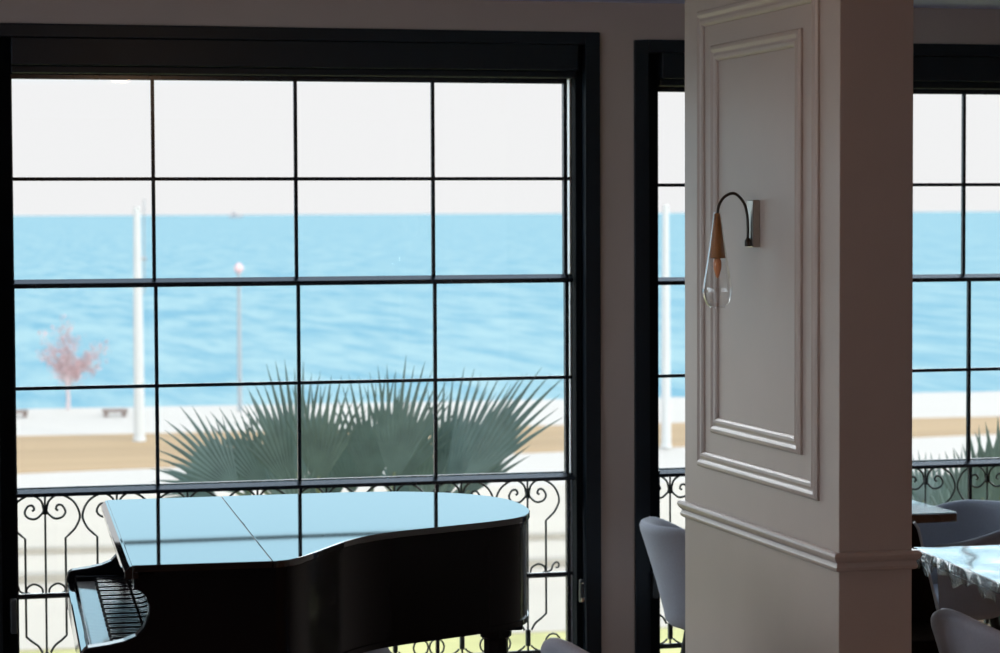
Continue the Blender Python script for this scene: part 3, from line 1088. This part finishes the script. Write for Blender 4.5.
def palm(label, base, ztop, fronds, Yc, seed, grp):
    rr = random.Random(seed)
    fronds = [(a, b, c, d, e, f * 1.04, max(int(g_ * .56), 8), h, i_) for a, b, c, d, e, f, g_, h, i_ in fronds]
    root = tag(empty('fan_palm', base), label, 'palm', grp)
    B = Vector(base)
    crown = Vector((0, 0, ztop - B.z))
    tr = MB()
    pts, rad = [], []
    for i in range(15):
        t_ = i / 14
        pts.append((.03 * math.sin(t_ * 3), 0, crown.z * t_))
        rad.append(.17 - .04 * t_ + (.012 if i % 2 else 0))
    tr.tube(pts, rad, 14)
    tr.build('trunk', M['bark'], root, smooth=True)
    for (hx, hy, tx, ty, dY, spread, nseg, droop, tw) in fronds:
        hub = on_y(hx, hy, Yc + dY) - B
        tip = on_y(tx, ty, Yc + dY + rr.uniform(-.15, .15)) - B
        d_ = tip - hub
        nrm = Vector((tw, -1, .35))
        m_ = MB()
        fan_blade(m_, hub, d_, nrm, d_.length, spread, nseg, droop, rr)
        fo_ = m_.build('frond', M['palm'], root, smooth=False, recalc=False)
        q = MB()
        mid_ = (crown + hub) * .5 + Vector((0, 0, .06))
        P = catmull([crown, mid_, hub, hub + d_ * .12], 5)
        q.tube(P, [.018 - .010 * i / (len(P) - 1) for i in range(len(P))], 6)
        q.build('petiole', M['petiole'], fo_, smooth=True)
    return root


Yc = 12.9
b0 = on_y(352, 560, Yc)
fr = [
    (240, 494, 166, 414, .0, .62, 24, .18, .3),
    (268, 494, 216, 406, .15, .45, 18, .15, .2),
    (282, 500, 262, 430, .5, .7, 20, .15, .1),
    (352, 496, 350, 404, .5, .6, 20, .1, 0.),
    (420, 500, 428, 420, .6, .7, 20, .1, 0.),
    (222, 502, 146, 462, .4, .42, 16, .45, .4),
    (250, 500, 236, 418, .3, .50, 18, .15, .2),
    (300, 488, 280, 358, .1, .50, 26, .06, .1),
    (292, 492, 254, 390, -.2, .42, 18, .10, .2),
    (318, 490, 326, 374, -.2, .48, 22, .06, 0.),
    (372, 490, 372, 368, .2, .52, 26, .06, 0.),
    (392, 488, 411, 354, -.2, .42, 22, .06, -.1),
    (388, 494, 438, 384, .3, .42, 20, .10, -.1),
    (440, 494, 474, 368, .2, .40, 20, .08, -.2),
    (446, 494, 516, 372, .0, .40, 22, .10, -.3),
    (456, 494, 558, 368, -.2, .26, 16, .12, -.35),
    (462, 500, 520, 420, .2, .38, 14, .15, -.3),
    (330, 508, 318, 430, .7, .75, 22, .2, .1),
    (408, 508, 398, 430, .7, .70, 22, .2, 0.),
    (300, 520, 275, 460, -.4, .8, 20, .3, .2),
    (430, 520, 446, 460, -.4, .8, 20, .3, -.2),
]
palm('broad grey green fan palm outside the window behind the piano', (b0.x, Yc, ZG), b0.z, fr, Yc, 11, 'fan palms below the windows')
Yc2 = 12.2
b1 = on_y(965, 560, Yc2)
fr2 = [
    (925, 508, 914, 445, .0, .55, 14, .15, .2),
    (940, 512, 935, 452, .3, .6, 14, .15, .1),
    (962, 510, 957, 440, -.2, .55, 14, .12, .0),
    (982, 508, 984, 424, .1, .5, 14, .1, .0),
    (1000, 508, 1004, 416, -.1, .5, 14, .1, -.1),
    (1015, 512, 1035, 420, .2, .6, 14, .15, -.2),
    (930, 530, 900, 470, .4, .9, 18, .3, .3),
    (960, 530, 950, 465, .5, .9, 18, .3, .1),
    (990, 530, 992, 455, .5, .9, 18, .3, .0),
    (950, 545, 925, 490, -.3, 1.0, 18, .4, .2),
    (985, 545, 1000, 480, -.3, 1.0, 18, .4, -.2),
]
palm('green fan palm outside the window right of the pillar', (b1.x, Yc2, ZG), b1.z, fr2, Yc2, 23, 'fan palms below the windows')

# leafy hedge behind the right hand railing
rh = random.Random(9)
hb = on_y(985, 560, 14.2)
hedge = tag(empty('hedge', (hb.x, 14.2, ZG)), 'dense green bush behind the railing at the far right', 'bush')
hl = MB()
for i in range(5200):
    x = rh.uniform(-.85, 1.6)
    z = rh.uniform(2.2, 4.16) + .08 * math.sin(x * 7)
    y = rh.uniform(-.45, .45)
    p = Vector((x, y, z))
    a = Vector((rh.gauss(0, 1), rh.gauss(0, 1), rh.gauss(.4, 1))).normalized()
    b = a.orthogonal().normalized()
    c_ = a.cross(b)
    s_ = rh.uniform(.03, .06)
    hl.add([p + b * s_ * 1.7, p + c_ * s_ * .6, p - b * s_ * 1.7, p - c_ * s_ * .6], [(0, 1, 2, 3)])
hl.build('foliage', M['hedge'], hedge, recalc=False)
st_ = MB()
for i in range(9):
    x = -.7 + i * .27
    st_.tube([(x, 0, 0), (x + rh.uniform(-.1, .1), rh.uniform(-.1, .1), 2.2), (x + rh.uniform(-.2, .2), rh.uniform(-.2, .2), 4.1)], [.05, .035, .012], 6)
st_.build('stem', M['bark'], hedge, smooth=True)

# ------------------------------------------------------------------ sky, sun, unseen room lights
wd = bpy.data.worlds.new('sky')
scene.world = wd
wd.use_nodes = True
nt = wd.node_tree
nt.nodes.clear()
wo = nt.nodes.new('ShaderNodeOutputWorld')
bg = nt.nodes.new('ShaderNodeBackground')
tc = nt.nodes.new('ShaderNodeTexCoord')
sp = nt.nodes.new('ShaderNodeSeparateXYZ')
nt.links.new(tc.outputs['Generated'], sp.inputs[0])
rp = nt.nodes.new('ShaderNodeValToRGB')
els = rp.color_ramp.elements
# hazy white horizon, brighter and bluer higher up; position = sine of elevation
KS = 12.0
GLOW = (4.0, 4.6, 5.2)
stops = [(0.0, (.94, .945, .95)), (.052, (.94, .945, .95)), (.075, (.86, 1.35, 1.6)), (.15, (.88, 1.48, 1.8)), (.185, (.95, 1.55, 1.85)), (.24, (11, 11.6, 12)), (.36, (11, 11.6, 12)), (.46, (1.4, 1.7, 2.0)), (1.0, (.5, .8, 1.2))]
els[0].position = stops[0][0]
els[0].color = (*[c / KS for c in stops[0][1]], 1)
els[1].position = stops[1][0]
els[1].color = (*[c / KS for c in stops[1][1]], 1)
for ps, c in stops[2:]:
    e = els.new(ps)
    e.color = (*[v_ / KS for v_ in c], 1)
nt.links.new(sp.outputs['Z'], rp.inputs[0])
# the sky is brighter low down along the coast to the left
az = nt.nodes.new('ShaderNodeMapRange')
az.interpolation_type = 'SMOOTHSTEP'
az.inputs['From Min'].default_value = -.45
az.inputs['From Max'].default_value = -.9
nt.links.new(sp.outputs['X'], az.inputs[0])
gl_ = nt.nodes.new('ShaderNodeValToRGB')
ge = gl_.color_ramp.elements
ge[0].position = 0.0
ge[0].color = (*[c / KS for c in GLOW], 1)
ge[1].position = .32
ge[1].color = (1.2 / KS, 1.3 / KS, 1.4 / KS, 1)
e_ = ge.new(.12)
e_.color = (*[c / KS for c in GLOW], 1)
nt.links.new(sp.outputs['Z'], gl_.inputs[0])
mxs = nt.nodes.new('ShaderNodeMix')
mxs.data_type = 'RGBA'
nt.links.new(az.outputs[0], mxs.inputs['Factor'])
nt.links.new(rp.outputs[0], mxs.inputs['A'])
nt.links.new(gl_.outputs[0], mxs.inputs['B'])
nt.links.new(mxs.outputs['Result'], bg.inputs[0])
bg.inputs[1].default_value = KS
nt.links.new(bg.outputs[0], wo.inputs[0])

sun = bpy.data.lights.new('sun', 'SUN')
sun.energy = 2.2
sun.angle = .009
sun.color = (1, .95, .88)
so = bpy.data.objects.new('sun', sun)
COL.objects.link(so)
so.rotation_euler = Vector((-.35, .62, -.72)).to_track_quat('-Z', 'Y').to_euler()


def unseen_ceiling_light(x, y, power, col):
    li = bpy.data.lights.new('unseen_ceiling_light', 'SPOT')
    li.energy = power
    li.color = col
    li.spot_size = math.radians(150)
    li.spot_blend = 1.0
    li.shadow_soft_size = .12
    o = bpy.data.objects.new('unseen_ceiling_light', li)
    COL.objects.link(o)
    o.location = (x, y, ZC - .05)
    return o


for x, y in ((.2, 2.6), (3.4, 2.3), (-1.6, 3.0), (5.2, 3.2)):  # unseen fill lights added to lift the warm room light
    unseen_ceiling_light(x, y, 95, (1, .62, .40))
pl = bpy.data.lights.new('unseen_ceiling_light', 'POINT')
pl.energy = 7.0
pl.color = (1, .6, .33)
pl.shadow_soft_size = .08
po = bpy.data.objects.new('unseen_ceiling_light', pl)
COL.objects.link(po)
po.location = (1.25, 5.7, ZC - .06)

# ------------------------------------------------------------------ camera
cam = bpy.data.cameras.new('camera')
co = bpy.data.objects.new('camera', cam)
COL.objects.link(co)
cam.sensor_width = 36
cam.sensor_fit = 'HORIZONTAL'
cam.lens = F * 36 / 1000
cam.clip_start = .05
cam.clip_end = 200000
co.matrix_world = Matrix(((rgt.x, upv.x, -fwd.x, EYE.x), (rgt.y, upv.y, -fwd.y, EYE.y), (rgt.z, upv.z, -fwd.z, EYE.z), (0, 0, 0, 1)))
cam.dof.use_dof = True
cam.dof.focus_distance = 7.2
cam.dof.aperture_fstop = 5.6
scene.camera = co

vs_ = scene.view_settings
vs_.view_transform = 'Standard'
vs_.look = 'None'
vs_.gamma = 1
vs_.exposure = 0
vs_.use_curve_mapping = False
scene.cycles.use_denoising = True
scene.cycles.max_bounces = 12
scene.cycles.transparent_max_bounces = 24
scene.cycles.sample_clamp_indirect = 8
scene.cycles.caustics_reflective = False
scene.cycles.caustics_refractive = False
